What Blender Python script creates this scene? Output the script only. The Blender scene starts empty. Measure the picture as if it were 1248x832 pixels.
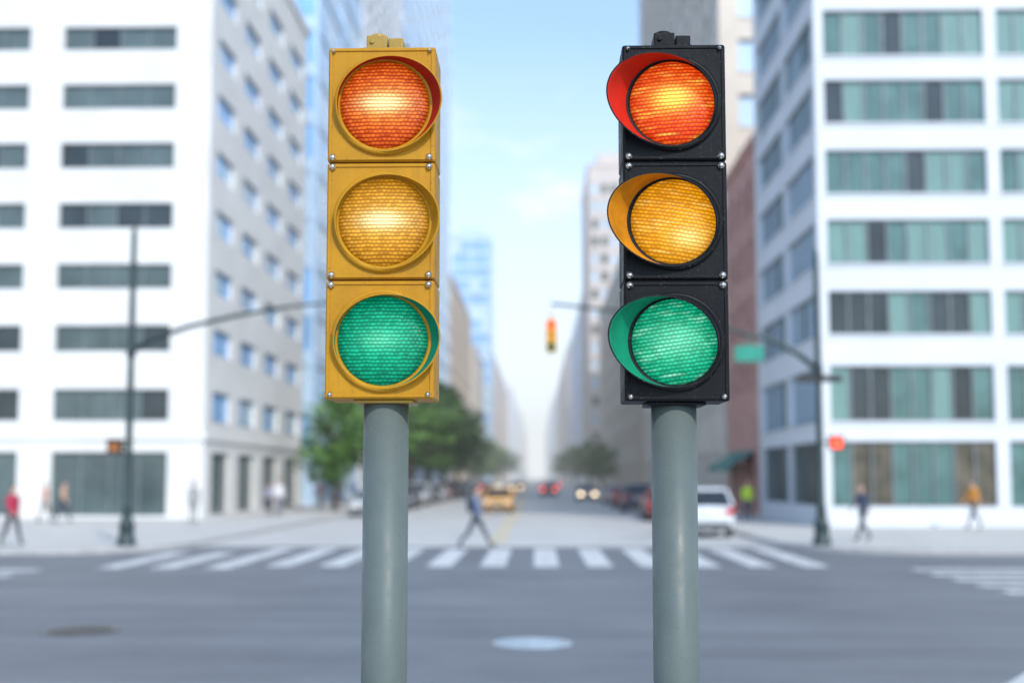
import bpy, bmesh, math, random
from mathutils import Vector, Matrix
random.seed(7)
D=bpy.data; SC=bpy.context.scene; COL=SC.collection
R=math.radians

# ------------------------------------------------------------------ helpers
class MB:
    def __init__(s): s.v=[];s.f=[];s.m=[];s.s=[]
    def face(s,pts,m=0,sm=False):
        n=len(s.v); s.v+=[tuple(p) for p in pts]; s.f.append(tuple(range(n,n+len(pts)))); s.m.append(m); s.s.append(sm)
    def box(s,x0,x1,y0,y1,z0,z1,m=0):
        if x1<x0:x0,x1=x1,x0
        if y1<y0:y0,y1=y1,y0
        n=len(s.v)
        s.v+=[(x0,y0,z0),(x1,y0,z0),(x1,y1,z0),(x0,y1,z0),(x0,y0,z1),(x1,y0,z1),(x1,y1,z1),(x0,y1,z1)]
        for q in ((0,3,2,1),(4,5,6,7),(0,1,5,4),(1,2,6,5),(2,3,7,6),(3,0,4,7)):
            s.f.append(tuple(n+i for i in q)); s.m.append(m); s.s.append(False)
    def loft(s,rings,m=0,closed=True,cap=True,sm=True,capm=None):
        n=len(s.v); k=len(rings[0])
        for r in rings: s.v+=[tuple(p) for p in r]
        for i in range(len(rings)-1):
            for j in range(k if closed else k-1):
                a=n+i*k+j; b=n+i*k+(j+1)%k
                s.f.append((a,b,b+k,a+k)); s.m.append(m); s.s.append(sm)
        if cap and closed:
            s.f.append(tuple(n+j for j in reversed(range(k)))); s.m.append(m if capm is None else capm); s.s.append(False)
            e=n+(len(rings)-1)*k
            s.f.append(tuple(e+j for j in range(k))); s.m.append(m if capm is None else capm); s.s.append(False)
    def tube(s,pts,rad,n=10,m=0,sm=True):
        pts=[Vector(p) for p in pts]; rings=[]
        if not hasattr(rad,'__len__'): rad=[rad]*len(pts)
        t0=(pts[1]-pts[0]).normalized()
        a=Vector((0,0,1)) if abs(t0.z)<.9 else Vector((1,0,0))
        u=t0.cross(a).normalized()
        for i,p in enumerate(pts):
            t=(pts[min(i+1,len(pts)-1)]-pts[max(i-1,0)]).normalized()
            u=(u-t*u.dot(t)).normalized(); w=t.cross(u)
            rings.append([p+(u*math.cos(2*math.pi*j/n)+w*math.sin(2*math.pi*j/n))*rad[i] for j in range(n)])
        s.loft(rings,m,sm=sm)
    def lathe(s,prof,c=(0,0,0),axis='Z',n=24,m=0,cap=True,sm=True):
        rings=[]
        for r,h in prof:
            ring=[]
            for j in range(n):
                a=2*math.pi*j/n; ca,sa=math.cos(a)*r,math.sin(a)*r
                if axis=='Z': p=(c[0]+ca,c[1]+sa,c[2]+h)
                elif axis=='Y': p=(c[0]+ca,c[1]+h,c[2]+sa)
                else: p=(c[0]+h,c[1]+ca,c[2]+sa)
                ring.append(p)
            rings.append(ring)
        s.loft(rings,m,cap=cap,sm=sm)
    def ell(s,c,r,m=0,n=12,k=8,rot=None):
        rings=[]
        for i in range(k+1):
            ph=-math.pi/2+math.pi*i/k; ph=max(-1.55,min(1.55,ph))
            ring=[]
            for j in range(n):
                a=2*math.pi*j/n
                p=Vector((math.cos(a)*math.cos(ph)*r[0],math.sin(a)*math.cos(ph)*r[1],math.sin(ph)*r[2]))
                if rot: p=rot@p
                ring.append(p+Vector(c))
            rings.append(ring)
        s.loft(rings,m)
    def xf(s,M,start=0):
        for i in range(start,len(s.v)): s.v[i]=tuple(M@Vector(s.v[i]))
    def mesh(s,name,mats,fix=True):
        me=D.meshes.new(name); me.from_pydata(s.v,[],s.f)
        for mm in mats: me.materials.append(mm)
        me.polygons.foreach_set('material_index',s.m)
        me.polygons.foreach_set('use_smooth',s.s)
        if fix:
            b=bmesh.new(); b.from_mesh(me); bmesh.ops.recalc_face_normals(b,faces=b.faces); b.to_mesh(me); b.free()
        me.update(); return me
    def obj(s,name,mats,parent=None,loc=(0,0,0),bevel=0,fix=True):
        o=D.objects.new(name,s.mesh(name,mats,fix)); COL.objects.link(o); o.location=loc
        if parent: o.parent=parent
        if bevel:
            b=o.modifiers.new('bev','BEVEL'); b.width=bevel; b.segments=3; b.limit_method='ANGLE'; b.angle_limit=R(50)
        return o
def empty(name,loc=(0,0,0),rz=0,sc=1):
    e=D.objects.new(name,None); COL.objects.link(e); e.location=loc; e.rotation_euler=(0,0,rz); e.scale=(sc,)*3; e.empty_display_size=.2; return e

class NT:
    def __init__(s,nt): s.nt=nt
    def n(s,t,**k):
        o=s.nt.nodes.new(t)
        for a,b in k.items(): setattr(o,a,b)
        return o
    def put(s,sock,v):
        if isinstance(v,bpy.types.NodeSocket): s.nt.links.new(v,sock)
        else:
            if hasattr(v,'__len__') and len(v)==3 and sock.type=='RGBA': v=(*v,1)
            sock.default_value=v
    def m(s,op,a,b=None,c=None,clamp=False):
        o=s.n('ShaderNodeMath',operation=op); o.use_clamp=clamp
        for i,v in enumerate((a,b,c)):
            if v is not None: s.put(o.inputs[i],v)
        return o.outputs[0]
    def mix(s,f,a,b,blend='MIX'):
        o=s.n('ShaderNodeMix',data_type='RGBA',blend_type=blend)
        s.put(o.inputs[0],f); s.put(o.inputs[6],a); s.put(o.inputs[7],b); return o.outputs[2]
    def noise(s,vec,scale,detail=4,rough=.55):
        o=s.n('ShaderNodeTexNoise'); s.put(o.inputs['Scale'],scale); o.inputs['Detail'].default_value=detail; o.inputs['Roughness'].default_value=rough
        if vec is not None: s.nt.links.new(vec,o.inputs['Vector'])
        return o.outputs['Fac']
    def mr(s,v,a,b,c,d):
        o=s.n('ShaderNodeMapRange'); s.put(o.inputs[0],v)
        for i,x in enumerate((a,b,c,d)): o.inputs[i+1].default_value=x
        return o.outputs[0]
    def scalevec(s,vec,sc):
        o=s.n('ShaderNodeMapping'); s.nt.links.new(vec,o.inputs[0]); o.inputs['Scale'].default_value=sc; return o.outputs[0]

def pm(name,col,rough=.6,metal=0,var=.15,scale=3,bump=0,bscale=60,coat=0,spec=.5,col2=None,stretch=None,emit=0):
    m=D.materials.new(name); m.use_nodes=True; nt=m.node_tree; b=nt.nodes['Principled BSDF']; g=NT(nt)
    tc=g.n('ShaderNodeTexCoord').outputs['Object']
    v=g.scalevec(tc,stretch) if stretch else tc
    f=g.noise(v,scale,3)
    f=g.mr(f,.3,.7,0,1)
    a=tuple(c*(1-var) for c in col); c2=col2 or tuple(min(1,c*(1+var)) for c in col)
    c=g.mix(f,a,c2); nt.links.new(c,b.inputs['Base Color'])
    b.inputs['Roughness'].default_value=rough; b.inputs['Metallic'].default_value=metal
    b.inputs['Coat Weight'].default_value=coat; b.inputs['Specular IOR Level'].default_value=spec
    if bump:
        bn=g.n('ShaderNodeBump'); bn.inputs['Strength'].default_value=bump; bn.inputs['Distance'].default_value=.01
        nt.links.new(g.noise(v,bscale,4),bn.inputs['Height']); nt.links.new(bn.outputs[0],b.inputs['Normal'])
    if emit:
        nt.links.new(c,b.inputs['Emission Color']); b.inputs['Emission Strength'].default_value=emit
    return m

# ------------------------------------------------------------------ materials
M={}
M['white']=pm('white_facade',(.71,.69,.66),.7,var=.07,scale=.35)
M['white2']=pm('cool_white_facade',(.655,.67,.695),.6,var=.05,scale=.4)
M['tan']=pm('tan_stone',(.56,.45,.35),.8,var=.1,scale=.5)
M['cream']=pm('cream_stone',(.68,.60,.51),.8,var=.08,scale=.4)
M['brick']=pm('red_brick',(.52,.29,.24),.85,var=.2,scale=1.5)
M['pale']=pm('hazed_concrete',(.72,.75,.79),.8,var=.06,scale=.2)  # concrete lightened and blued: distance haze put into the colour
M['palebrown']=pm('hazed_brown_stone',(.64,.56,.52),.8,var=.08,scale=.2)  # brown stone lightened, with aerial haze painted into its colour
M['spandrel']=pm('blue_spandrel',(.50,.65,.82),.3,var=.1,scale=.3,spec=.7)
M['frame']=pm('window_frame',(.22,.24,.25),.4,metal=.3)
M['lframe']=pm('light_window_frame',(.55,.60,.64),.4)
M['gl_dark']=pm('glass_dark',(.035,.045,.05),.08,spec=.5,scale=.4,var=.4)
M['gl_grey']=pm('glass_grey_green',(.085,.115,.115),.1,spec=.5,scale=.5,var=.3)
M['gl_teal']=pm('glass_teal',(.08,.16,.15),.12,spec=.6,scale=.8,var=.3)
M['gl_teal2']=pm('glass_teal_curtain',(.16,.275,.25),.2,spec=.5,scale=2,var=.2,stretch=(6,6,.3))
M['gl_blue']=pm('glass_blue',(.24,.48,.82),.1,spec=.7,scale=.3,var=.2)  # tower glass tint; on side windows it paints in reflected sky
M['gl_sky']=pm('glass_sky_reflect',(.52,.67,.80),.15,spec=.6,scale=.2,var=.15)  # reflected sky painted into the diffuse pane colour
M['dark']=pm('interior_dark',(.03,.03,.03),.8)
M['warm']=pm('shop_interior',(.10,.085,.06),.3,scale=.8,var=.7)
M['awn']=pm('awning_green',(.03,.20,.17),.7)
M['darkmetal']=pm('dark_green_metal',(.035,.055,.055),.45,metal=.3)
M['galv']=pm('galvanised_metal',(.22,.25,.27),.45,metal=.4)
M['tire']=pm('tyre_rubber',(.02,.02,.02),.8)
M['rim']=pm('wheel_rim',(.5,.5,.52),.3,metal=.8)
M['cglass']=pm('car_glass',(.02,.025,.03),.05,spec=.7)
M['blackp']=pm('black_plastic',(.02,.02,.022),.5)
M['tail']=pm('tail_lamp',(.5,.02,.015),.2)
M['head']=pm('head_lamp',(.7,.72,.75),.1)
M['tail_on']=pm('tail_lamp_lit',(1,.06,.03),.2,emit=6)
M['head_on']=pm('head_lamp_lit',(1,.72,.45),.2,emit=9)
M['plate']=pm('licence_plate',(.7,.7,.6),.4)
M['bark']=pm('bark',(.10,.07,.05),.9,bump=.6,bscale=20)
M['leaf1']=pm('leaf_lit_top',(.13,.26,.055),.55,var=.3)
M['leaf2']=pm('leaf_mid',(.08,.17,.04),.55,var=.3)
M['leaf3']=pm('leaf_shaded_under',(.035,.08,.022),.6,var=.3)
M['bolt']=pm('steel_bolt',(.62,.60,.55),.28,metal=.9,scale=80,var=.3)

# ------------------------------------------------------------------ world
w=D.worlds.new('World'); SC.world=w; w.use_nodes=True; nt=w.node_tree; g=NT(nt)
bg=nt.nodes['Background']
sunv=Vector((.33,-.70,.66)).normalized()
sky=g.n('ShaderNodeTexSky'); sky.sky_type='NISHITA'; sky.sun_disc=False
sky.sun_elevation=math.asin(sunv.z); sky.sun_rotation=math.atan2(sunv.x,sunv.y)
tc=g.n('ShaderNodeTexCoord').outputs['Generated']
sx=g.n('ShaderNodeSeparateXYZ'); nt.links.new(tc,sx.inputs[0])
hz=g.mr(sx.outputs[2],0,.36,.90,.10)
cl=g.noise(g.scalevec(tc,(1,1,2.2)),4.2,6,.6)
cl=g.mr(cl,.47,.66,0,.9)
cl=g.m('MULTIPLY',cl,g.mr(sx.outputs[2],.24,.40,1,.25))
fac=g.m('MAXIMUM',hz,cl)
skc=g.mix(1.0,sky.outputs[0],(2.0,2.6,3.0),'MULTIPLY')
c=g.mix(fac,skc,(11.2,11.5,11.9))
nt.links.new(c,bg.inputs[0]); bg.inputs[1].default_value=.105
sl=D.lights.new('sun','SUN'); sl.energy=2.9; sl.angle=R(.53); sl.color=(1,.94,.85)
so=D.objects.new('sun',sl); COL.objects.link(so); so.rotation_euler=(-sunv).to_track_quat('-Z','Y').to_euler(); so.location=(-20,-20,40)

# thin bright summer haze in the air along the street (absorption + self-emission standing in for scattered skylight)
hm=D.materials.new('air_haze_glow'); hm.use_nodes=True; nt=hm.node_tree
for n_ in list(nt.nodes):
    if n_.type=='BSDF_PRINCIPLED': nt.nodes.remove(n_)
SG=.0008
va_=nt.nodes.new('ShaderNodeVolumeAbsorption'); va_.inputs['Density'].default_value=SG; va_.inputs['Color'].default_value=(0,0,0,1)
ve=nt.nodes.new('ShaderNodeEmission'); ve.inputs['Strength'].default_value=SG*.88; ve.inputs['Color'].default_value=(.91,.96,1,1)
ad=nt.nodes.new('ShaderNodeAddShader'); nt.links.new(va_.outputs[0],ad.inputs[0]); nt.links.new(ve.outputs[0],ad.inputs[1])
out=[n_ for n_ in nt.nodes if n_.type=='OUTPUT_MATERIAL'][0]; nt.links.new(ad.outputs[0],out.inputs['Volume'])
mb=MB(); mb.box(-600,600,60,2600,-1,112); mb.obj('haze',[hm])

# ------------------------------------------------------------------ ground
def asphalt(name,a,b_):
    m=D.materials.new(name); m.use_nodes=True; nt=m.node_tree; b=nt.nodes['Principled BSDF']; g=NT(nt)
    tc=g.n('ShaderNodeTexCoord').outputs['Object']
    f1=g.noise(tc,.35,5,.6); f2=g.noise(g.scalevec(tc,(.05,.9,1)),1.2,4); f3=g.noise(tc,60,2)
    f=g.m('ADD',g.m('MULTIPLY',f1,.45),g.m('ADD',g.m('MULTIPLY',f2,.4),g.m('MULTIPLY',f3,.15)))
    c=g.mix(g.mr(f,.38,.62,0,1),a,b_)
    nt.links.new(c,b.inputs['Base Color']); b.inputs['Roughness'].default_value=.62
    return m
M['asph']=asphalt('asphalt',(.115,.120,.130),(.18,.186,.196))
M['conc_road']=asphalt('worn_concrete_road',(.42,.405,.38),(.56,.54,.51))
def paving():
    m=D.materials.new('pavement_slabs'); m.use_nodes=True; nt=m.node_tree; b=nt.nodes['Principled BSDF']; g=NT(nt)
    tc=g.n('ShaderNodeTexCoord').outputs['Object']
    br=g.n('ShaderNodeTexBrick'); nt.links.new(tc,br.inputs[0]); br.offset=0
    br.inputs['Color1'].default_value=(.55,.525,.49,1); br.inputs['Color2'].default_value=(.47,.455,.43,1); br.inputs['Mortar'].default_value=(.2,.19,.18,1)
    br.inputs['Scale'].default_value=1; br.inputs['Brick Width'].default_value=1.5; br.inputs['Row Height'].default_value=1.5; br.inputs['Mortar Size'].default_value=.015
    c=g.mix(.35,br.outputs[0],g.mix(g.noise(tc,.8,4),(.30,.29,.27),(.68,.65,.60)))
    nt.links.new(c,b.inputs['Base Color']); b.inputs['Roughness'].default_value=.8
    return m
M['pave']=paving()
M['kerb']=pm('kerb_granite',(.42,.41,.40),.8,var=.15,scale=4)
M['gnd']=pm('ground_concrete',(.3,.29,.28),.9,var=.1,scale=.2)
M['paint']=pm('road_paint_white',(.40,.40,.40),.6,var=.15,scale=2.5,col2=(.74,.74,.72))
M['ypaint']=pm('road_paint_yellow',(.62,.48,.22),.6,var=.15,scale=2)

mb=MB(); mb.face([(-4000,-4000,-.004),(4000,-4000,-.004),(4000,4000,-.004),(-4000,4000,-.004)]); mb.obj('ground',[M['gnd']],fix=False)
mb=MB()
def q(mb,x0,x1,y0,y1,z,m=0): mb.face([(x0,y0,z),(x1,y0,z),(x1,y1,z),(x0,y1,z)],m)
q(mb,-600,600,6,34.2,.0,0); q(mb,-10.5,7.5,34.2,2500,0,1); q(mb,-10.5,7.5,-300,6,0,0)
mb.obj('road',[M['asph'],M['conc_road']],fix=False)

def block(name,poly,h=.13):
    mb=MB(); n=len(poly)
    inner=[]
    for i,p in enumerate(poly):
        a=Vector(poly[i-1]);b=Vector(p);c=Vector(poly[(i+1)%n])
        d1=(b-a).normalized();d2=(c-b).normalized()
        nn=Vector((-(d1.y+d2.y),d1.x+d2.x)).normalized()/max(.5,math.sqrt((1+d1.dot(d2))/2))
        inner.append(b+nn*.18)
    for i in range(n):
        j=(i+1)%n
        mb.face([(*poly[i],-.004),(*poly[j],-.004),(*poly[j],h),(*poly[i],h)],1)
        mb.face([(*poly[i],h),(*poly[j],h),(*inner[j],h),(*inner[i],h)],1)
    mb.face([(*p,h) for p in inner],0)
    return mb.obj(name,[M['pave'],M['kerb']],fix=False)
def arc(cx,cy,r,a0,a1,n=10): return [(cx+r*math.cos(R(a0+(a1-a0)*i/n)),cy+r*math.sin(R(a0+(a1-a0)*i/n))) for i in range(n+1)]
block('pavement',[(-600,30.4)]+arc(-13.6,34.0,3.6,-90,0)+[(-10,2500),(-600,2500)])
block('pavement',arc(10.6,34.6,3.6,180,270)+[(600,31),(600,2500),(7,2500)])
block('pavement',[(-600,-300),(-10,-300)]+arc(-13.6,2.4,3.6,0,90)+[(-600,6)])
block('pavement',[(7,-300),(600,-300),(600,6)]+arc(10.6,2.4,3.6,90,180))
block('traffic_island',arc(1.2,5.0,1.6,0,90,6)+arc(-1.2,5.0,1.6,90,180,6)+arc(-1.2,-6,1.6,180,270,6)+arc(1.2,-6,1.6,270,360,6))

# crosswalks
mb=MB()
for i in range(14):
    x=-9.85+i*1.22
    q(mb,x,x+.58,26.6 if i>2 else 25.9,33.3 if i>1 else 31.4,.004)
mb.obj('crosswalk',[M['paint']],fix=False)
mb=MB()
for i in range(6): q(mb,-19,-10.8,18.2+i*1.35,18.2+i*1.35+.6,.004)
mb.obj('crosswalk',[M['paint']],fix=False)
mb=MB()
for i in range(9): q(mb,8.2,15.0,15.6+i*1.25,15.6+i*1.25+.6,.004)
mb.obj('crosswalk',[M['paint']],fix=False)
mb=MB(); mb.face([(4.1,11.0,.004),(5.3,12.75,.004),(7.6,12.6,.004),(5.6,10.2,.004)]); mb.obj('stop_line',[M['paint']],fix=False)
mb=MB()
q(mb,-1.5,-1.37,36,900,.004,1); q(mb,-1.2,-1.07,36,900,.004,1)
for k in range(60):
    q(mb,2.0,2.13,40+k*12,44+k*12,.004); q(mb,-5.2,-5.07,40+k*12,44+k*12,.004)
mb.obj('lane_markings',[M['paint'],M['ypaint']],fix=False)
def manhole(x,y,r,col,metal=.4):
    mt=pm('cast_iron',col,.35,metal=metal,var=.2,scale=6)
    mb=MB(); mb.lathe([(r,0),(r,.006),(r-.05,.010),(r-.055,.006),(r-.07,.006),(r-.075,.011),(.02,.012)],n=40,m=0)
    for i in range(-5,6):
        for j in range(-5,6):
            if math.hypot(i,j)*.075<r-.12: mb.box(i*.075-.02,i*.075+.02,j*.075-.02,j*.075+.02,.012,.016,0)
    return mb.obj('manhole_cover',[mt],loc=(x,y,.002))
manhole(-.07,14.4,.49,(.38,.45,.50),.2)
manhole(-6.0,15.4,.52,(.10,.09,.085))

# ------------------------------------------------------------------ buildings
def building(name,x0,x1,y0,y1,H,floors,bx,by,side,wm,gl,fm='frame',pane=1.35,rec=.3,sill=True,ground=None,extra=None,wgt=None,mull=.06,gls=None):
    e=empty(name,((x0+x1)/2,(y0+y1)/2,0)); ox,oy=(x0+x1)/2,(y0+y1)/2
    W=MB();G=MB();F=MB();T=MB()
    allg=list(gl)+([ground] if ground else [])+list(gls or [])
    def fb(mb,face,u0,u1,d0,d1,z0,z1,m=0):
        if face=='S': mb.box(u0,u1,y0+d0,y0+d1,z0,z1,m)
        elif face=='E': mb.box(x1-d1,x1-d0,u0,u1,z0,z1,m)
        else: mb.box(x0+d0,x0+d1,u0,u1,z0,z1,m)
    for face,bays,u0,u1 in (('S',bx,x0,x1),(side,by,y0+rec,y1)):
        z=0
        for zb,zt in floors+[(H,H)]:
            if zb-z>.01: fb(W,face,u0,u1,0,rec,z,zb)
            z=zt
        for fi,(zb,zt) in enumerate(floors):
            u=u0
            for a,b in bays+[(u1,u1)]:
                if a-u>.01: fb(W,face,u,a,0,rec,zb,zt)
                u=b
            for a,b in bays:
                n=max(1,round((b-a)/pane)); st=(b-a)/n
                base=random.random()
                for i in range(n):
                    if fi==0 and ground: mi=len(gl) if random.random()<.5 else 0
                    elif gls and face!='S': mi=len(gl)+(1 if ground else 0)+random.randrange(len(gls))
                    else: mi=random.choices(range(len(gl)),wgt)[0] if random.random()<.75 else int(base*len(gl))
                    fb(G,face,a+i*st+.005,a+(i+1)*st-.005,rec-.06,rec-.03,zb+.005,zt-.005,mi)
                    if i: fb(F,face,a+i*st-mull/2,a+i*st+mull/2,rec-.13,rec-.065,zb+.06,zt-.06)
                fb(F,face,a,b,rec-.15,rec-.066,zb,zb+.058); fb(F,face,a,b,rec-.15,rec-.066,zt-.058,zt)
                if sill and zb>1: fb(T,face,a-.08,b+.08,-.06,-.002,zb-.1,zb-.01)
    W.box(x0+.02,x1-.02,y1+.001,y1+rec,0,H)
    if side=='E': W.box(x0,x0+rec,y0+rec,y1,0,H)
    else: W.box(x1-rec,x1,y0+rec,y1,0,H)
    Rf=MB(); Rf.box(x0-.15,x1+.15,y0-.15,y1+.35,H+.001,H+.5); Rf.box(x0+2,x1-3,y0+3,y1-3,H+.502,H+3.4)
    C=MB(); C.box(x0+rec+.01,x1-rec-.01,y0+rec+.01,y1-.01,0,H-.01)
    mv=Matrix.Translation((-ox,-oy,0))
    for mbb,nm,mt in ((W,'walls',[M[wm]]),(G,'windows',[M[k] for k in allg]),(F,'window_frames',[M[fm]]),(T,'sills',[M[wm]]),(Rf,'roof',[M[wm]]),(C,'interior',[M['dark']])):
        if mbb.v: mbb.xf(mv); mbb.obj(nm,mt,e,fix=False)
    if extra: extra(e,ox,oy)
    return e
def fl(z0,z1,step,h): 
    r=[];z=z0
    while z+h<z1-.6: r.append((z,z+h)); z+=step
    return r
def bays(a,b,n,w):
    st=(b-a)/n; return [(a+st*(i+.5)-w/2,a+st*(i+.5)+w/2) for i in range(n)]

fL=[(.25,3.2),(4.63,6.11),(7.86,9.1),(10.81,11.98),(13.67,14.88),(16.54,17.76),(19.4,20.6),(22.27,23.4),(25.1,26.3),(28,29.2)]
def exL(e,ox,oy):
    mb=MB(); mb.box(-40.2,-15.28,53.58,53.698,3.75,4.0); mb.box(-15.398,-15.28,53.7,76,3.75,4.0); 
    mb.box(-40.2,-15.3,53.62,53.698,.0,.2)
    mb.xf(Matrix.Translation((-ox,-oy,0))); mb.obj('string_course',[M['white']],e)
building('office_building',-40,-15.4,53.7,76,31.5,fL,[(-36.5,-31.1),(-29.5,-24.1),(-22.5,-17.1)],[(55.0,58.2),(60.0,63.4),(65.4,69.0),(71.0,74.8)],'E','white',['gl_grey','gl_dark','gl_grey'],pane=1.35,ground='gl_grey',extra=exL,gls=['gl_blue','gl_sky','gl_blue','gl_blue'],sill=False,rec=.24)
fR=[(.9,3.4),(4.15,6.3),(7.5,9.2),(10.25,12.0),(13.0,14.75),(15.8,17.55),(18.5,20.35),(21.3,23.1),(24.1,25.8)]
building('glass_office_building',10.9,34,45,57.5,27.2,fR,[(11.25,17.5),(18.0,24.0),(24.5,33)],[(45.5,50.7),(51.2,56.9)],'W','white2',['gl_teal','gl_teal2','gl_dark','gl_teal2'],pane=.75,ground='warm',wgt=[3,3,3,2],gls=['gl_sky','gl_sky','gl_sky','gl_teal2'],rec=.22)
def exB(e,ox,oy):
    mb=MB()
    for y in (59.2,63.3):
        mb.face([(11,y,3.4),(11,y+3.4,3.4),(9.7,y+3.4,2.6),(9.7,y,2.6)]); mb.face([(9.7,y,2.6),(9.7,y+3.4,2.6),(9.7,y+3.4,2.35),(9.7,y,2.35)])
    mb.xf(Matrix.Translation((-ox,-oy,0))); mb.obj('awnings',[M['awn']],e,fix=False)
building('brick_building',11,30,58.2,67.5,18.8,[(.4,3.0)]+fl(6.6,18.8,3,1.7),bays(11.5,30,6,1.4),bays(58.8,67.2,4,1.1),'W','brick',['gl_dark','gl_grey'],ground='warm',extra=exB)
building('stone_tower',11,34,69,122,62,[(.4,3.6)]+fl(6,62,3.4,2.0),bays(11.5,34,8,1.5),bays(69.6,121.5,17,1.6),'W','cream',['gl_grey','gl_grey','gl_sky'],ground='warm')
building('stone_building',11,34,126,205,30,[(.4,3.6)]+fl(6,30,3.6,2.1),bays(11.5,34,7,1.6),bays(127,204,22,1.8),'W','tan',['gl_sky','gl_grey'],ground='warm')
building('apartment_tower',9.6,19,215,245,60,fl(2,60,3.3,1.9),bays(9.8,19,5,1.2),bays(215.5,245,10,1.8),'W','palebrown',['gl_grey','gl_sky'],mull=.1)
building('office_block',11,34,255,400,46,fl(2,46,3.6,2.0),bays(11.5,34,6,2.6),bays(256,399,30,3.4),'W','pale',['gl_grey','gl_sky'],mull=.1)
building('office_block',11,40,420,800,50,fl(2,50,4,2.2),bays(11.5,40,5,3.6),bays(421,799,40,6),'W','palebrown',['gl_grey','gl_sky'],pane=3)
building('office_block',11,40,830,1700,62,fl(2,62,5,3),bays(11.5,40,4,5),bays(831,1699,50,11),'W','pale',['gl_sky'],pane=6)
building('glass_tower',-36,-15.4,80,100,72,fl(.5,72,3.4,2.5),[(-35.7,-25.9),(-25.5,-15.7)],[(80.5,89.8),(90.2,99.7)],'E','spandrel',['gl_blue','gl_blue','gl_sky'],fm='lframe',sill=False,rec=.18)
building('concrete_tower',-36,-15.4,102,130,84,[(.4,3.8)]+fl(6,84,3.4,1.7),bays(-36,-15.4,8,1.4),bays(102.5,129.8,9,1.6),'E','pale',['gl_grey','gl_sky'],ground='warm')
building('glass_tower',-40,-15.4,132,203,108,fl(2,108,3.8,2.8),bays(-40,-15.4,3,7.8),bays(132,203,8,8.5),'E','spandrel',['gl_sky','gl_blue','gl_sky'],fm='lframe',sill=False,rec=.18,pane=1.7)
building('stone_building',-34,-15.4,206,270,38,fl(2,38,3.5,1.9),bays(-34,-15.4,7,1.4),bays(206.5,269.5,18,1.7),'E','tan',['gl_grey','gl_sky'])
building('stone_building',-34,-15.0,275,325,33,fl(2,33,3.6,1.9),bays(-34,-15.4,7,1.4),bays(275.5,324,14,1.8),'E','cream',['gl_grey','gl_sky'])
building('glass_tower',-24.5,-13.4,330,358,71,fl(2,71,3.8,2.9),bays(-24.5,-13.4,2,5),bays(331,357,3,8),'E','spandrel',['gl_blue','gl_sky','gl_blue'],fm='lframe',sill=False,rec=.18,pane=2)
building('office_block',-34,-15,365,600,44,fl(2,44,4,2.2),bays(-34,-15.4,5,2.6),bays(366,599,30,5),'E','palebrown',['gl_grey','gl_sky'],pane=3)
building('office_block',-36,-14.5,620,1000,52,fl(2,52,4,2.2),bays(-34,-15.4,5,2.6),bays(621,999,40,6),'E','pale',['gl_sky'],pane=3)
building('office_block',-36,-14.5,1020,1800,60,fl(2,60,5,3),bays(-34,-15.4,4,4),bays(1021,1799,50,10),'E','palebrown',['gl_sky'],pane=5)

# ------------------------------------------------------------------ trees
def tree_mesh(seed,h=7,cr=2.4,cb=2.0):
    rn=random.Random(seed); mb=MB()
    mb.tube([(0,0,0),(.05,0,h*.2),(-.04,.05,h*.4),(.05,0,h*.62),(0,0,h*.85)],[.19,.15,.12,.08,.03],9,0)
    cl=[]
    for i in range(12):
        a=rn.uniform(0,6.28); z=h*rn.uniform(.26,.6); L=cr*rn.uniform(.6,1.0)
        e=(math.cos(a)*L,math.sin(a)*L,z+L*rn.uniform(.3,.8))
        mb.tube([(0,0,z),(e[0]*.5,e[1]*.5,z+(e[2]-z)*.6),e],[.07,.045,.015],6,0); cl.append((Vector(e),rn.uniform(.6,.95)))
    for i in range(44):
        a=rn.uniform(0,6.28); t=rn.uniform(0,1); z=cb+(h-cb)*t; rr=cr*math.sqrt(max(.05,1-(2*t-.8)**2))*rn.uniform(.3,1.0)
        cl.append((Vector((math.cos(a)*rr,math.sin(a)*rr,z)),rn.uniform(.4,.9)))
    for c,r in cl:
        base=rn.random()
        for k in range(int(115*r)):
            d=Vector((rn.gauss(0,1),rn.gauss(0,1),rn.gauss(0,.8))).normalized()*r*rn.uniform(.4,1.05); p=c+d
            u=Vector((rn.gauss(0,1),rn.gauss(0,1),rn.gauss(0,1))).normalized(); v=u.cross(Vector((rn.gauss(0,1),rn.gauss(0,1),.3))).normalized()
            s=rn.uniform(.09,.17)
            m=1 if (d.z>0 and base>.4) else (3 if d.z<-.2*r else 2)  # clump tops lighter, undersides darker: light and shade put into leaf colour
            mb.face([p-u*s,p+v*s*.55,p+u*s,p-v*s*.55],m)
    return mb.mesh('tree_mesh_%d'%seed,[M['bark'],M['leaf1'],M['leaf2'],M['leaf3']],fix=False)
tm=[tree_mesh(s) for s in (3,8,21)]
def tree(x,y,h,i,wd=1):
    o=D.objects.new('street_tree',tm[i%3]); COL.objects.link(o); o.location=(x,y,.13); s=h/7; o.scale=(s*wd,s*wd,s); o.rotation_euler=(0,0,i*1.3)
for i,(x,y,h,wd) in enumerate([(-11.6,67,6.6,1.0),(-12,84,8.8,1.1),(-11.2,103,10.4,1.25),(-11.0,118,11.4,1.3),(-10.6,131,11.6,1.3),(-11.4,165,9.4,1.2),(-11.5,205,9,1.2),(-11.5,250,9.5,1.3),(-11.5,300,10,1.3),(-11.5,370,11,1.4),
    (8.8,160,6.5,1),(8.8,200,8,1.1),(8.8,270,9,1.2),(8.8,350,10,1.3)]): tree(x,y,h,i,wd)

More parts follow.
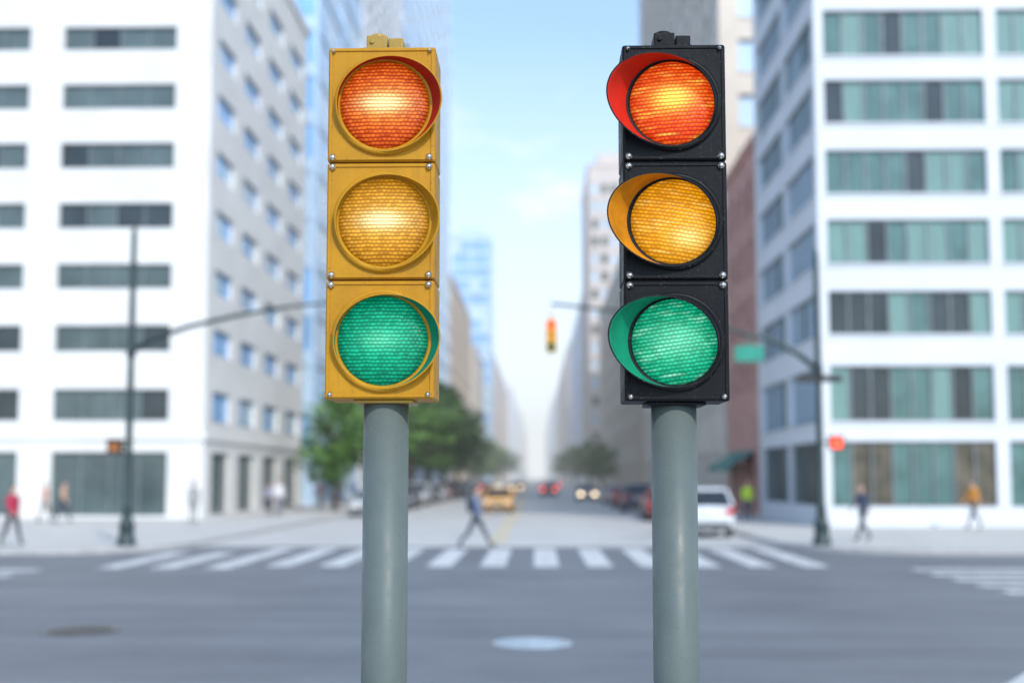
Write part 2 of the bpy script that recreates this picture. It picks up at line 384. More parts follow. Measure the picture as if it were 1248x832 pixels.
# ------------------------------------------------------------------ cars
def body_mesh(kind):
    if kind=='suv': st=[(-2.3,.42,.72,.66),(-2.22,.28,.86,.82),(-1.9,.24,.96,.90),(-1.25,.22,1.02,.92),(-.6,.22,1.04,.93),(.3,.22,1.05,.93),(1.2,.22,1.06,.93),(1.8,.24,1.07,.91),(2.2,.28,1.05,.87),(2.32,.40,.98,.82)]
    else: st=[(-2.32,.38,.60,.64),(-2.24,.25,.70,.80),(-1.95,.2,.78,.87),(-1.25,.18,.87,.90),(-.8,.18,.93,.91),(0,.18,.95,.92),(1.0,.18,.97,.92),(1.7,.2,.99,.90),(2.15,.24,.97,.85),(2.28,.34,.86,.78)]
    mb=MB(); rings=[]
    for y,zb,zt,w in st:
        h=[(0,zb),(w*.8,zb),(w*.96,zb+.08),(w,zb+.22 if zb+.3<zt else (zb+zt)/2),(w*.985,zt-.16 if zt-.2>zb+.1 else (zb+zt)/2+.02),(w*.94,zt-.05),(w*.84,zt),(0,zt+.025)]
        rings.append([(x,y,z) for x,z in h]+[(-x,y,z) for x,z in reversed(h[1:-1])])
    mb.loft(rings,0)
    me=mb.mesh('car_body_'+kind,[M['dark']]); o=D.objects.new('tmp',me); COL.objects.link(o)
    cut=MB()
    for y in (-1.42,1.42):
        for x in (-.78,.78): cut.lathe([(.39,-.26),(.39,.26)],(x,y,.34),'X',28,0,sm=False)
    c=D.objects.new('cut',cut.mesh('cut',[M['dark']])); COL.objects.link(c)
    b=o.modifiers.new('b','BOOLEAN'); b.object=c; b.operation='DIFFERENCE'; b.solver='EXACT'
    dg=bpy.context.evaluated_depsgraph_get(); out=D.meshes.new_from_object(o.evaluated_get(dg))
    D.objects.remove(o); D.objects.remove(c)
    return out
BM={k:body_mesh(k) for k in ('sedan','suv')}
def wheel(mb,x,y,s):
    mb.lathe([(.2,-.10*s),(.30,-.11*s),(.335,-.07*s),(.34,0),(.335,.07*s),(.30,.11*s),(.21,.11*s)],(x,y,.34),'X',24,0)
    mb.lathe([(.215,.02*s),(.215,.105*s),(.19,.10*s),(.185,.06*s)],(x,y,.34),'X',24,1)
    for k in range(5):
        a=k*2*math.pi/5; ca,sa=math.cos(a),math.sin(a)
        mb.tube([(x+.10*s,y,.34),(x+.085*s,y+ca*.195,.34+sa*.195)],[.04,.028],6,1)
def car(name,x,y,col,kind='sedan',facing=1,lit=False,taxi=False):
    e=empty(name,(x,y,.004),0 if facing==1 else math.pi)
    pnt=pm('car_paint',col,.3,var=.03,coat=.6)
    me=BM[kind].copy(); me.materials.clear(); me.materials.append(pnt)
    o=D.objects.new('body',me); COL.objects.link(o); o.parent=e
    if kind=='suv': P=[(-1.15,1.04),(-.4,1.60),(1.75,1.60),(2.2,1.06)]; hw=.84; rw=.68
    else: P=[(-1.0,.93),(-.25,1.40),(.85,1.39),(1.6,.99)]; hw=.83; rw=.60
    (ya,za),(yb,zb),(yc,zc),(yd,zd)=P
    gm=MB()
    b0=[(-hw,ya,za),(hw,ya,za),(hw,yd,zd),(-hw,yd,zd)]; t0=[(-rw,yb,zb),(rw,yb,zb),(rw,yc,zc),(-rw,yc,zc)]
    gm.loft([b0,t0],0,sm=False)
    gm.obj('window_glass',[M['cglass']],e,bevel=.03)
    rm=MB(); k=.02
    rm.loft([[(-rw-k,yb-.04,zb-.03),(rw+k,yb-.04,zb-.03),(rw+k,yc+.04,zc-.03),(-rw-k,yc+.04,zc-.03)],[(-rw,yb,zb+.02),(rw,yb,zb+.02),(rw,yc,zc+.02),(-rw,yc,zc+.02)],[(-rw*.8,yb+.2,zb+.06),(rw*.8,yb+.2,zb+.06),(rw*.8,yc-.1,zc+.06),(-rw*.8,yc-.1,zc+.06)]],0)
    for sx in (-1,1):
        rm.tube([(sx*hw,ya,za-.02),(sx*(rw+.01),yb,zb)],.032,6,0); rm.tube([(sx*hw,yd,zd-.02),(sx*(rw+.01),yc,zc)],.05,6,0)
        ym=(yb+yc)/2; rm.tube([(sx*(hw+.0),ym+.05,zd-.05),(sx*(rw+.015),ym,zb)],.035,6,0)
        rm.box(sx*.92,sx*1.03,ya+.12,ya+.26,za+.02,za+.15,0)
        if kind=='suv': rm.tube([(sx*(hw+.005),1.15,zd-.05),(sx*(rw+.01),1.15,zc)],.045,6,0)
    rm.obj('roof_and_pillars',[pnt],e,bevel=.01)
    wm=MB()
    for sx in (-1,1):
        for y_ in (-1.42,1.42): wheel(wm,sx*.80,y_,sx)
    wm.obj('wheels',[M['tire'],M['rim']],e)
    dm=MB()
    zf=.62 if kind=='sedan' else .78; zr=.80 if kind=='sedan' else .88
    for sx in (-1,1):
        dm.box(sx*.42,sx*.74,-2.335,-2.2,zf-.08,zf+.06,1)
        dm.box(sx*.56,sx*.80,2.2,2.335,zr-.12,zr+.08,2)
        if kind=='suv': dm.box(sx*.805,sx*.86,2.12,2.335,zr-.1,zr+.22,2)
    dm.box(-.38,.38,-2.345,-2.2,zf-.12,zf+.04,0); dm.box(-.7,.7,-2.35,-2.2,.34,.46,0)
    dm.box(-.72,.72,2.2,2.34,.36,.52,0); dm.box(-.26,.26,2.25,2.35,zr-.16,zr-.03,3); dm.box(-.26,.26,-2.365,-2.3,.47,.56,3)
    dm.obj('lamps_and_bumpers',[M['blackp'],M['head_on'] if lit and facing==1 else M['head'],M['tail_on'] if lit and facing!=1 else M['tail'],M['plate']],e,bevel=.015)
    if taxi:
        t=MB(); t.loft([[(-.3,.2,1.45),(.3,.2,1.45),(.3,.45,1.45),(-.3,.45,1.45)],[(-.22,.25,1.6),(.22,.25,1.6),(.22,.4,1.6),(-.22,.4,1.6)]],0,sm=False); t.obj('roof_sign',[M['plate']],e,bevel=.02)
    return e
car('taxi',-2.3,69,(.88,.42,.03),facing=1,lit=False,taxi=True)
car('suv',5.68,41.5,(.70,.72,.74),'suv',facing=-1)
car('parked_car',-8.75,62,(.62,.64,.66),facing=1)
car('parked_car',5.9,56,(.25,.05,.04),facing=-1)
car('parked_car',5.9,70,(.10,.11,.13),'suv',facing=-1)
car('parked_car',5.9,79,(.35,.04,.04),facing=-1)
car('parked_car',5.9,90,(.45,.46,.48),facing=-1)
for y,c,k in ((70,(.05,.055,.06),'suv'),(77.5,(.08,.09,.10),'sedan'),(85,(.45,.46,.48),'suv'),(93,(.06,.06,.07),'sedan'),(101,(.5,.5,.52),'sedan'),(110,(.25,.04,.03),'sedan'),(120,(.05,.07,.12),'suv'),(131,(.3,.31,.32),'sedan'),(144,(.6,.6,.6),'suv')): car('parked_car',-8.75,y,c,k,facing=1)
car('car',4.3,103,(.3,.3,.3),facing=1,lit=True)
car('car',1.2,128,(.08,.08,.09),facing=-1,lit=True)
car('car',-4.3,118,(.5,.5,.5),facing=1,lit=False)
car('car',-6.6,150,(.55,.08,.05),facing=-1,lit=True)
car('taxi',-2.9,165,(.88,.42,.03),facing=1,lit=True,taxi=True)
car('car',2.6,185,(.5,.5,.5),'suv',facing=-1,lit=True)
car('car',-3.3,230,(.2,.2,.22),facing=1,lit=True)
car('car',1.6,260,(.6,.6,.6),facing=-1,lit=True)

# ------------------------------------------------------------------ people
def mcol(n,c,r=.8): return pm(n,c,r,var=.12,scale=12)
SK=[mcol('skin_light',(.52,.33,.24),.5),mcol('skin_dark',(.20,.11,.07),.5)]
HR=[mcol('hair_dark',(.02,.015,.012),.5),mcol('hair_brown',(.09,.05,.03),.5)]
SHOE=mcol('shoe_leather',(.03,.03,.03),.5); EYE=mcol('eye',(.02,.02,.02),.2)
def human(name,x,y,z,heading,height,shirt,pants,stride=22,sk=0,hr=0,bag=None,longsleeve=True):
    a=R(stride); s=height/1.75
    def leg(sx,ang,kn):
        h=Vector((sx*.09,0,.92)); k=h+Vector((0,-math.sin(ang)*.43,-math.cos(ang)*.43)); b=ang-kn
        an=k+Vector((0,-math.sin(b)*.41,-math.cos(b)*.41)); f=b if b<0 else b*.8
        toe=an+Vector((0,-.17*math.cos(f),-.045+(.17*math.sin(f)))) 
        return h,k,an,toe
    def arm(sx,ang):
        sh=Vector((sx*.185,0,1.41)); el=sh+Vector((sx*.04,-math.sin(ang)*.28,-math.cos(ang)*.28)); b=ang+R(18)
        wr=el+Vector((sx*.01,-math.sin(b)*.25,-math.cos(b)*.25)); hd=wr+Vector((0,-math.sin(b)*.085,-math.cos(b)*.085)); return sh,el,wr,hd,b
    lr=leg(1,a,R(4)); ll=leg(-1,-a*.8,R(18) if stride>5 else 0)
    ar=arm(1,-a*.9+R(4)); al=arm(-1,a*.9+R(4))
    V=[Vector((0,0,.96)),Vector((0,0,1.12)),Vector((0,-.01,1.32)),Vector((0,0,1.45)),Vector((0,-.01,1.53)),Vector((0,-.015,1.60))]
    rad=[(.145,.105),(.125,.095),(.155,.11),(.07,.06),(.052,.052),(.055,.06)]
    ed=[(0,1),(1,2),(2,3),(3,4),(4,5)]; tag={(0,1):1,(1,2):1,(2,3):1,(3,4):0,(4,5):0}
    def chain(root,pts,rr,tags):
        p=root
        for q_,r_,t in zip(pts,rr,tags):
            V.append(q_); rad.append(r_); ed.append((p,len(V)-1)); tag[(p,len(V)-1)]=t; p=len(V)-1
    ls=1 if longsleeve else 0
    for A in (ar,al): chain(2,A[:4],[(.062,.06),(.043,.043),(.028,.03),(.036,.018)],[1,1,ls,0])
    for L in (lr,ll): chain(0,L,[(.092,.09),(.062,.062),(.042,.045),(.042,.03)],[2,2,2,3])
    me=D.meshes.new('sk'); me.from_pydata([tuple(v) for v in V],ed,[]); o=D.objects.new('tmp',me); COL.objects.link(o)
    o.modifiers.new('s','SKIN'); su=o.modifiers.new('u','SUBSURF'); su.levels=1
    for i,sv in enumerate(me.skin_vertices[0].data): sv.radius=rad[i]; sv.use_root=(i==0)
    dg=bpy.context.evaluated_depsgraph_get(); ev=D.meshes.new_from_object(o.evaluated_get(dg)); D.objects.remove(o)
    mb=MB(); mb.v=[tuple(v.co) for v in ev.vertices]
    for p in ev.polygons:
        c=p.center; best=(9,1)
        for e_ in ed:
            A,B=V[e_[0]],V[e_[1]]; d=B-A; t=max(0,min(1,(c-A).dot(d)/max(1e-6,d.dot(d)))); dist=(c-(A+d*t)).length-rad[e_[1]][0]*.5
            if dist<best[0]: best=(dist,tag[e_])
        m=best[1]
        if m==1 and c.z<.93 and abs(c.x)<.17: m=2
        mb.f.append(tuple(p.vertices)); mb.m.append(m); mb.s.append(True)
    hc=Vector((0,-.02,1.645))
    rings=[]
    for i,(zz,rx,ry,oy) in enumerate([(-.115,.02,.02,-.055),(-.105,.04,.045,-.045),(-.07,.058,.07,-.02),(-.02,.070,.085,-.005),(.03,.074,.092,0),(.07,.066,.084,.005),(.10,.045,.058,.01),(.115,.012,.016,.01)]):
        rings.append([(rx*math.cos(t*math.pi/7),hc.y+oy+ry*math.sin(t*math.pi/7),hc.z+zz) for t in range(14)])
    mb.loft(rings,0)
    mb.tube([(0,-.108,hc.z+.015),(0,-.128,hc.z-.022),(0,-.112,hc.z-.032)],[.007,.013,.008],6,0)
    for sx in (-1,1):
        mb.ell((sx*.028,-.102,hc.z+.01),(.012,.009,.007),5,8,5); mb.ell((sx*.075,hc.y+.008,hc.z-.005),(.01,.02,.032),0,8,5)
    mb.ell((0,-.104,hc.z-.06),(.024,.01,.007),5,8,5)
    mb.ell((0,hc.y+.018,hc.z+.04),(.082,.098,.088),4,14,8,Matrix.Rotation(R(-18),3,'X'))
    for A,sx in ((ar,1),(al,-1)):
        wv=A[3]; b=A[4]; d=Vector((0,-math.sin(b),-math.cos(b))); f=Vector((0,-math.cos(b),math.sin(b))); inn=Vector((-sx,0,0))
        for k,L in enumerate((.068,.078,.073,.058)):
            p0=wv+f*(.026-.0175*k); mb.tube([p0-d*.012,p0+d*L*.5+inn*.004,p0+d*L*.8+inn*.016,p0+d*L*.93+inn*.03],[.0092,.0088,.0078,.006],6,0)
        p0=wv-d*.04+f*.03; mb.tube([p0,p0+f*.022+d*.025+inn*.008,p0+f*.028+d*.055+inn*.014],[.0105,.0095,.007],6,0)
    if bag: mb.loft([[(-.13*t,.10,zz),(.13*t,.10,zz),(.12*t,.10+.13*t,zz),(-.12*t,.10+.13*t,zz)] for zz,t in ((1.05,.8),(1.1,1),(1.35,1),(1.45,.75))],6)
    zmin=min(v[2] for v in mb.v)
    mb.xf(Matrix.Translation((0,0,-zmin)))
    mm=[SK[sk],mcol('shirt',shirt),mcol('trousers',pants),SHOE,HR[hr],EYE,mcol('bag',bag or (.1,.1,.1))]
    o=mb.obj(name,mm,fix=False); o.location=(x,y,z); o.rotation_euler=(0,0,heading); o.scale=(s,s,s); return o
pz=.134
human('pedestrian',-14.3,31.7,pz,R(60),1.70,(.42,.03,.07),(.03,.03,.05),22)
human('pedestrian',-20.3,48,pz,R(80),1.66,(.5,.2,.12),(.25,.22,.2),18,longsleeve=False)
human('pedestrian',-19.7,48.4,pz,R(80),1.72,(.55,.33,.22),(.06,.06,.09),20,hr=1)
human('pedestrian',-14.0,47.5,pz,R(200),1.75,(.30,.29,.28),(.2,.2,.2),15)
human('pedestrian',-12.6,57,pz,R(10),1.78,(.72,.70,.70),(.12,.13,.18),18)
human('pedestrian',-13.2,57.6,pz,R(10),1.64,(.35,.33,.42),(.08,.08,.1),18)
human('pedestrian',-1.72,32.8,.01,R(78),1.82,(.16,.20,.30),(.07,.08,.10),30,bag=(.05,.06,.09))
human('pedestrian',9.5,34.6,pz,R(-70),1.70,(.06,.08,.13),(.05,.05,.06),18,hr=1)
human('pedestrian',15.9,43.2,pz,R(-80),1.80,(.75,.30,.04),(.05,.055,.08),20)
human('pedestrian',8.9,50,pz,R(10),1.74,(.55,.75,.05),(.06,.07,.10),10)
human('pedestrian',17.8,42,pz,R(100),1.75,(.05,.05,.06),(.04,.04,.05),20)
human('pedestrian',-13.0,70,pz,R(0),1.72,(.3,.1,.1),(.05,.05,.06),18)
human('pedestrian',-12.2,78,pz,R(180),1.75,(.1,.15,.3),(.05,.05,.06),18)

# ------------------------------------------------------------------ background signal masts
em_r=pm('lamp_red_lit',(1,.08,.03),.3,emit=1.8); em_a=pm('lamp_amber',(.8,.35,.03),.3,emit=.5); em_g=pm('lamp_green_dim',(.02,.2,.12),.3); off_a=pm('lamp_dim',(.35,.12,.03),.3)
sigy=pm('signal_yellow_paint',(.62,.36,.03),.45)
def small_signal(parent,x,y,ztop,h=.95,w=.32):
    mb=MB(); hs=h/3
    for i in range(3):
        z1=ztop-i*hs; mb.box(x-w/2,x+w/2,y,y+.2,z1-hs+.01,z1,0)
        mb.lathe([(.11,-.01),(.10,-.03),(.05,-.045),(.004,-.05)],(x,y,z1-hs/2),'Y',20,1+i)
        for t in range(12):
            a0,a1=R(-10+t*16.7),R(-10+(t+1)*16.7); r=.125
            mb.face([(x+r*math.cos(a0),y,z1-hs/2+r*math.sin(a0)),(x+r*math.cos(a1),y,z1-hs/2+r*math.sin(a1)),(x+r*math.cos(a1),y-.17,z1-hs/2+r*math.sin(a1)),(x+r*math.cos(a0),y-.17,z1-hs/2+r*math.sin(a0))],0)
    mb.tube([(x,y+.1,ztop),(x,y+.1,ztop+.35)],.03,8,0)
    mb.obj('signal_head',[sigy,em_r,em_a,em_g],parent,fix=False)
def ped_signal(parent,x,y,z,mt):
    mb=MB(); mb.box(x-.2,x+.2,y-.12,y+.08,z-.2,z+.2,0); mb.box(x-.15,x+.15,y-.128,y-.122,z-.15,z+.15,1)
    mb.face([(x-.2,y-.12,z+.2),(x+.2,y-.12,z+.2),(x+.2,y-.26,z+.16),(x-.2,y-.26,z+.16)],0)
    mb.tube([(x,y,z),(0,0,z)],.03,6,0)
    mb.obj('pedestrian_signal_head',[M['blackp'],mt],parent,fix=False)
def mast(name,x,y,top,armpts,base_z=.13):
    e=empty(name,(x,y,base_z)); mb=MB()
    mb.lathe([(.27,0),(.27,.12),(.22,.16),(.20,.5),(.23,.56),(.17,.66),(.125,1.0),(.14,1.05),(.11,1.12),(.095,3.5),(.075,top-.2),(.08,top-.15),(.05,top),(.005,top+.08)],n=20)
    mb.obj('pole',[M['darkmetal']],e)
    am=MB(); n=len(armpts); am.tube(armpts,[.085-.045*i/(n-1) for i in range(n)],10,0)
    am.lathe([(.13,-.15),(.13,.15)],(0,0,armpts[0][2]),'Z',14,0)
    am.obj('mast_arm',[M['darkmetal']],e); return e
e=mast('traffic_signal_mast',7.95,33.1,8.3,[(0,0,4.9),(-.55,0,5.35),(-1.3,0,5.75),(-2.4,0,6.05),(-4.0,0,6.35),(-5.8,0,6.62),(-7.55,0,6.82)])
small_signal(e,-7.55,-.1,6.35,.95,.31)
ped_signal(e,.42,-.1,2.85,em_r)
mb=MB(); mb.box(-2.35,-1.55,-.03,.0,5.15,5.6); mb.tube([(-1.95,-.015,5.6),(-1.95,-.015,5.95)],.02,6,0); mb.obj('street_name_sign',[pm('sign_green',(.02,.28,.20),.4)],e,bevel=.004)
mb=MB(); mb.box(-.65,.62,-.16,-.13,4.55,4.75); mb.obj('one_way_sign',[M['blackp']],e,bevel=.004)
e=mast('traffic_signal_mast',-11.4,32.4,8.9,[(0,0,5.4),(.6,0,5.75),(1.6,0,6.1),(3.0,0,6.42),(4.4,0,6.65),(5.8,0,6.8)])
ped_signal(e,-.34,-.1,2.75,off_a)

# ------------------------------------------------------------------ foreground traffic lights
def lens_mat(name,dark,main,warm,hot,glow,gx,gz,E,rot=0,rows=84,cx=0,cz=0,streak=0,wide=.8,wr=.075,wob=.3):
    m=D.materials.new(name); m.use_nodes=True; nt=m.node_tree; b=nt.nodes['Principled BSDF']; g=NT(nt)
    tc=g.n('ShaderNodeTexCoord').outputs['Object']
    mp=g.n('ShaderNodeMapping'); nt.links.new(tc,mp.inputs[0]); mp.inputs['Rotation'].default_value=(0,R(rot),0)
    s=g.n('ShaderNodeSeparateXYZ'); nt.links.new(mp.outputs[0],s.inputs[0]); x,z=s.outputs[0],s.outputs[2]
    nz=g.noise(tc,26,3)
    zz=g.m('ADD',g.m('MULTIPLY',z,rows),g.m('MULTIPLY',nz,wob*2)); row=g.m('FLOOR',zz); fz=g.m('FRACT',zz)
    xx=g.m('ADD',g.m('ADD',g.m('MULTIPLY',x,rows*.8),g.m('MULTIPLY',row,.5)),g.m('MULTIPLY',nz,wob*2)); fx=g.m('FRACT',xx)
    sz=g.m('SINE',g.m('MULTIPLY',fz,math.pi)); sxx=g.m('SINE',g.m('MULTIPLY',fx,math.pi))
    cell=g.m('MULTIPLY',g.m('POWER',sz,1.5),g.m('ADD',g.m('MULTIPLY',sxx,.6),.4))
    wn=g.n('ShaderNodeTexWhiteNoise',noise_dimensions='2D'); cv=g.n('ShaderNodeCombineXYZ'); nt.links.new(g.m('FLOOR',xx),cv.inputs[0]); nt.links.new(row,cv.inputs[1]); nt.links.new(cv.outputs[0],wn.inputs['Vector'])
    big=g.mr(g.noise(tc,11,3),.3,.7,.6,1.4)
    v=g.m('MULTIPLY',g.m('MULTIPLY',cell,big),g.m('ADD',g.m('MULTIPLY',wn.outputs[0],1.1),.55),clamp=True)
    dx=g.m('SUBTRACT',x,cx); dz=g.m('SUBTRACT',z,cz)
    def gauss(a,c):
        return g.m('EXPONENT',g.m('MULTIPLY',g.m('ADD',g.m('MULTIPLY',g.m('MULTIPLY',dx,dx),1/a**2),g.m('MULTIPLY',g.m('MULTIPLY',dz,dz),1/c**2)),-1.0))
    wg=g.m('MULTIPLY',gauss(wr*1.25,wr),wide)
    mainc=g.mix(wg,main,warm)
    dk=g.mix(g.m('MULTIPLY',wg,.25),dark,warm)
    col=g.mix(v,dk,mainc)
    hf=g.m('MULTIPLY',g.m('MULTIPLY',gauss(gx,gz),glow),g.m('ADD',g.m('MULTIPLY',cell,.95),.16),clamp=True)
    if streak:
        st=g.mr(g.noise(g.scalevec(mp.outputs[0],(3,1,16)),2.5,3),.52,.70,0,streak)
        hf=g.m('MAXIMUM',hf,g.m('MULTIPLY',st,cell),clamp=True)
    col=g.mix(hf,col,hot)
    rr=g.m('POWER',g.m('MULTIPLY',g.m('SQRT',g.m('ADD',g.m('MULTIPLY',x,x),g.m('MULTIPLY',z,z))),1/.145),5)
    ed=g.m('SUBTRACT',1,g.m('MULTIPLY',rr,.55),clamp=True)
    col=g.mix(1.0,col,ed,'MULTIPLY')
    nt.links.new(col,b.inputs['Emission Color']); b.inputs['Emission Strength'].default_value=E
    nt.links.new(g.mix(.78,col,(.0,.0,.0)),b.inputs['Base Color']); b.inputs['Roughness'].default_value=.35; b.inputs['Specular IOR Level'].default_value=.12
    bn=g.n('ShaderNodeBump'); bn.inputs['Strength'].default_value=.5; bn.inputs['Distance'].default_value=.003
    nt.links.new(cell,bn.inputs['Height']); nt.links.new(bn.outputs[0],b.inputs['Normal'])
    return m

def paint(name,base,lo,rough,specks,spec=.5,sl=.70,bm=.18):
    m=D.materials.new(name); m.use_nodes=True; nt=m.node_tree; b=nt.nodes['Principled BSDF']; g=NT(nt)
    tc=g.n('ShaderNodeTexCoord').outputs['Object']
    f=g.mr(g.noise(tc,6,6,.65),.35,.7,0,1); st=g.mr(g.noise(g.scalevec(tc,(14,14,1.2)),2,5),.45,.75,0,.6)
    c=g.mix(g.m('MAXIMUM',g.m('MULTIPLY',f,.65),st),base,lo)
    sp=g.mr(g.noise(tc,150,2,.5),sl-.03,sl+.04,0,.85)
    c=g.mix(sp,c,specks); nt.links.new(c,b.inputs['Base Color'])
    nt.links.new(g.mr(g.noise(tc,11,4),.3,.7,rough-.1,rough+.15),b.inputs['Roughness']); b.inputs['Specular IOR Level'].default_value=spec
    bn=g.n('ShaderNodeBump'); bn.inputs['Strength'].default_value=bm; bn.inputs['Distance'].default_value=.003
    nt.links.new(g.noise(tc,38,5),bn.inputs['Height']); nt.links.new(bn.outputs[0],b.inputs['Normal'])
    return m
GOLD=paint('weathered_yellow_paint',(.50,.240,.007),(.32,.145,.006),.42,(.14,.065,.012),.25,.69,.25)
BLACK=paint('black_enamel',(.006,.0065,.008),(.012,.013,.014),.45,(.09,.09,.09),.14,.69,.25)
BRASS=paint('brass_fitting',(.42,.26,.03),(.18,.11,.02),.32,(.12,.07,.02))
POLE=paint('grey_green_pole_paint',(.120,.145,.135),(.088,.110,.102),.42,(.06,.07,.06),.3,.71,.2)
gap=pm('gap_dark',(.012,.012,.012),.7)
def traffic_light(x,W,HS,pmat,lenses,visin,vp,capm,zb,dome,ringm,px):
    e=empty('traffic_light',(x,3.7,zb))
    p=MB(); zt=zb-.002
    p.lathe([(.0735,.13),(.0735,1.2),(.0735,zt)],(px,.105,-zb),'Z',64,0)
    p.lathe([(.16,.13),(.16,.155),(.10,.17),(.0765,.30),(.0765,.31)],(px,.105,-zb),'Z',48,0)
    p.obj('pole',[POLE],e)
    fm=MB(); fm.box(px-.095,px+.095,.02,.19,-.012,-.001); fm.obj('pole_bracket',[capm],e,bevel=.004)
    bm_=MB();rm=MB();sm=MB();gm=MB()
    for i in range(3):
        z0=(2-i)*(HS+.004); bm_.box(-W/2,W/2,.0,.20,z0,z0+HS,0)
    bm_.obj('housing',[pmat],e,bevel=.008)
    gm.box(-W/2+.012,W/2-.012,.012,.19,.01,3*HS,0); gm.obj('gap_core',[gap],e)  # dark core box showing in the gaps between sections
    fr=MB()
    for i in range(3):
        z0=(2-i)*(HS+.004); z1=z0+HS; zc=(z0+z1)/2-.004
        t=.009; o_=.005
        fr.box(-W/2+o_,W/2-o_,-.0035,-.0005,z1-o_-t,z1-o_); fr.box(-W/2+o_,W/2-o_,-.0035,-.0005,z0+o_,z0+o_+t)
        fr.box(-W/2+o_,-W/2+o_+t,-.0033,-.0005,z0+o_+t,z1-o_-t); fr.box(W/2-o_-t,W/2-o_,-.0033,-.0005,z0+o_+t,z1-o_-t)
        for sx in (-1,1):
            for sz,zz in ((1,z1),(-1,z0)):
                if (i==0 and sz==1): r=.0045
                elif (i==2 and sz==-1): r=.006
                else: r=.0078
                cx,cz=sx*(W/2-.019),zz-sz*.014
                sm.lathe([(r*1.35,-.004),(r*1.35,-.0075),(r,-.008),(r,-.011),(r*.6,-.0145),(.0006,-.0155)],(cx,0,cz),'Y',14,0)
        rr=dome
        rm.lathe([(rr+.022,.0),(rr+.021,-.008),(rr+.013,-.013),(rr+.006,-.012),(rr+.001,-.006),(rr-.001,.004)],(vp['cx'],0,zc),'Y',72,0,cap=False)
        lm=MB(); prof=[(rr*math.cos(R(t_)),-.002-.026*math.sin(R(t_))) for t_ in range(0,90,6)]+[(.0008,-.028)]
        lm.lathe(prof,(0,0,0),'Y',72,0); lm.obj('lens_'+('red','amber','green')[i],[lenses[i]],e,loc=(vp['cx'],0,zc))
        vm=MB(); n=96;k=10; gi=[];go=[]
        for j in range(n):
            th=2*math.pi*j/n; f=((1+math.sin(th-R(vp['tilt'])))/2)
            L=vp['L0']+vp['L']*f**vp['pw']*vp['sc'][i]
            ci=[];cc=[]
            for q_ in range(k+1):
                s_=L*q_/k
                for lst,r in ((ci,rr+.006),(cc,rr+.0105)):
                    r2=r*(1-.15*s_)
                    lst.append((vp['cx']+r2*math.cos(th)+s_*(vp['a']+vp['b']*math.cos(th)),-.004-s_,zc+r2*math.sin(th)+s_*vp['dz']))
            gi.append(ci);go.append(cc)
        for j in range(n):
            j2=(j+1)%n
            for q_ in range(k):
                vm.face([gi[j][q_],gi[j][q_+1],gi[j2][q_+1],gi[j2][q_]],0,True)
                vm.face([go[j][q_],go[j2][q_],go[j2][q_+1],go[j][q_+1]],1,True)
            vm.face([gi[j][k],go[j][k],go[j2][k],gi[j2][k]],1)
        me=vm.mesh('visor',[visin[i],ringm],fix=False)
        b=bmesh.new(); b.from_mesh(me); bmesh.ops.remove_doubles(b,verts=b.verts,dist=.00005); b.to_mesh(me); b.free()
        vo=D.objects.new('visor_'+('red','amber','green')[i],me); COL.objects.link(vo); vo.parent=e
    fr.obj('door_lips',[pmat],e,bevel=.0015); sm.obj('screws',[M['bolt']],e); rm.obj('bezels',[ringm],e,fix=True)
    t=MB(); zt=3*HS+.008
    t.box(-.066,.066,.03,.16,zt,zt+.012); t.box(-.058,.010,.045,.15,zt+.012,zt+.058)
    t.lathe([(.030,0),(.030,.010),(.024,.014)],(-.024,.09,zt+.058),'Z',20,0); t.box(.014,.062,.05,.14,zt+.012,zt+.050)
    t.lathe([(.008,-.004),(.008,.004)],(-.04,.043,zt+.035),'Y',10,0)
    t.obj('mounting_cap',[capm],e,bevel=.005)
    t=MB(); t.box(-.05,.072,.15,.165,zt+.013,zt+.070); t.obj('mounting_plate',[M['galv']],e,bevel=.002)
    return e
redL=lens_mat('lens_red_glass',(.33,.012,.002),(.90,.15,.012),(1,.46,.07),(1,.90,.42),1.8,.062,.026,1.08,wr=.07)
ambL=lens_mat('lens_amber_glass',(.32,.125,.006),(.84,.38,.025),(1,.60,.10),(1,.94,.50),1.7,.062,.026,1.05,wr=.07)
grnL=lens_mat('lens_green_glass',(.0,.12,.06),(.005,.44,.24),(.02,.64,.36),(.35,.95,.62),.4,.06,.03,1.0)
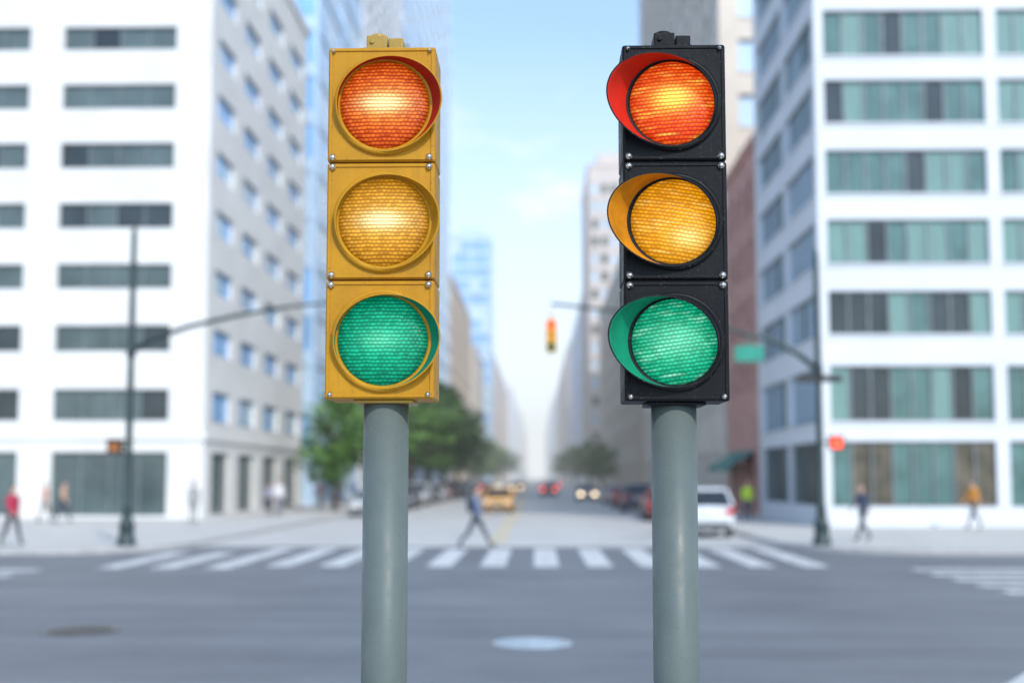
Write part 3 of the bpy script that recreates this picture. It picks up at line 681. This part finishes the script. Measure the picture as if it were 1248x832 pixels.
redR=lens_mat('lens_red_glass_b',(.50,.010,.002),(1,.10,.010),(1,.26,.02),(1,.84,.12),1.6,.055,.034,1.08,rot=4,cz=.01,streak=.85)
ambR=lens_mat('lens_amber_glass_b',(.45,.15,.003),(1,.41,.008),(1,.50,.02),(1,.88,.30),1.0,.05,.03,1.05,rot=-8,cx=.05,cz=-.05,streak=.5)
grnR=lens_mat('lens_green_glass_b',(.0,.16,.075),(.008,.54,.28),(.03,.66,.36),(.50,1,.75),.4,.07,.05,1.0,rot=8,streak=.85)
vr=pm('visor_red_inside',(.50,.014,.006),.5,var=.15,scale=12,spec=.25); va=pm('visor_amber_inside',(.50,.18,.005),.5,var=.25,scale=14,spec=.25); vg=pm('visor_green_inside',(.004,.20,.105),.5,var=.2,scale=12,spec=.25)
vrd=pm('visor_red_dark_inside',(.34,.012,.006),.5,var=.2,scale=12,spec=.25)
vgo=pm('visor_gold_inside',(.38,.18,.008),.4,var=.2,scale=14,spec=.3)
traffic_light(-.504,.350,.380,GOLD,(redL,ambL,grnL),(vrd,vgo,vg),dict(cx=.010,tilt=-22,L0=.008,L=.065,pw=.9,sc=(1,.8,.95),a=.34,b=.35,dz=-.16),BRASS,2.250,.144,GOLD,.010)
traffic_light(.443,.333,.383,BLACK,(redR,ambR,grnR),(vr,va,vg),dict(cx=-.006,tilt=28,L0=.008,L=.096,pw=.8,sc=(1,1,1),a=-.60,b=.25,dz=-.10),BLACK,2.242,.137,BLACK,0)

# ------------------------------------------------------------------ camera
cd=D.cameras.new('camera'); co=D.objects.new('camera',cd); COL.objects.link(co)
co.location=(0,0,2.0); co.rotation_euler=(R(90+4.574),0,R(1.247))
cd.sensor_width=36; cd.lens=41.08; cd.shift_y=52/1248; cd.clip_start=.05; cd.clip_end=6000
cd.dof.use_dof=True; cd.dof.focus_distance=3.72; cd.dof.aperture_fstop=1.2; cd.dof.aperture_blades=0
SC.camera=co
SC.view_settings.view_transform='Standard'; SC.view_settings.look='None'; SC.view_settings.exposure=0
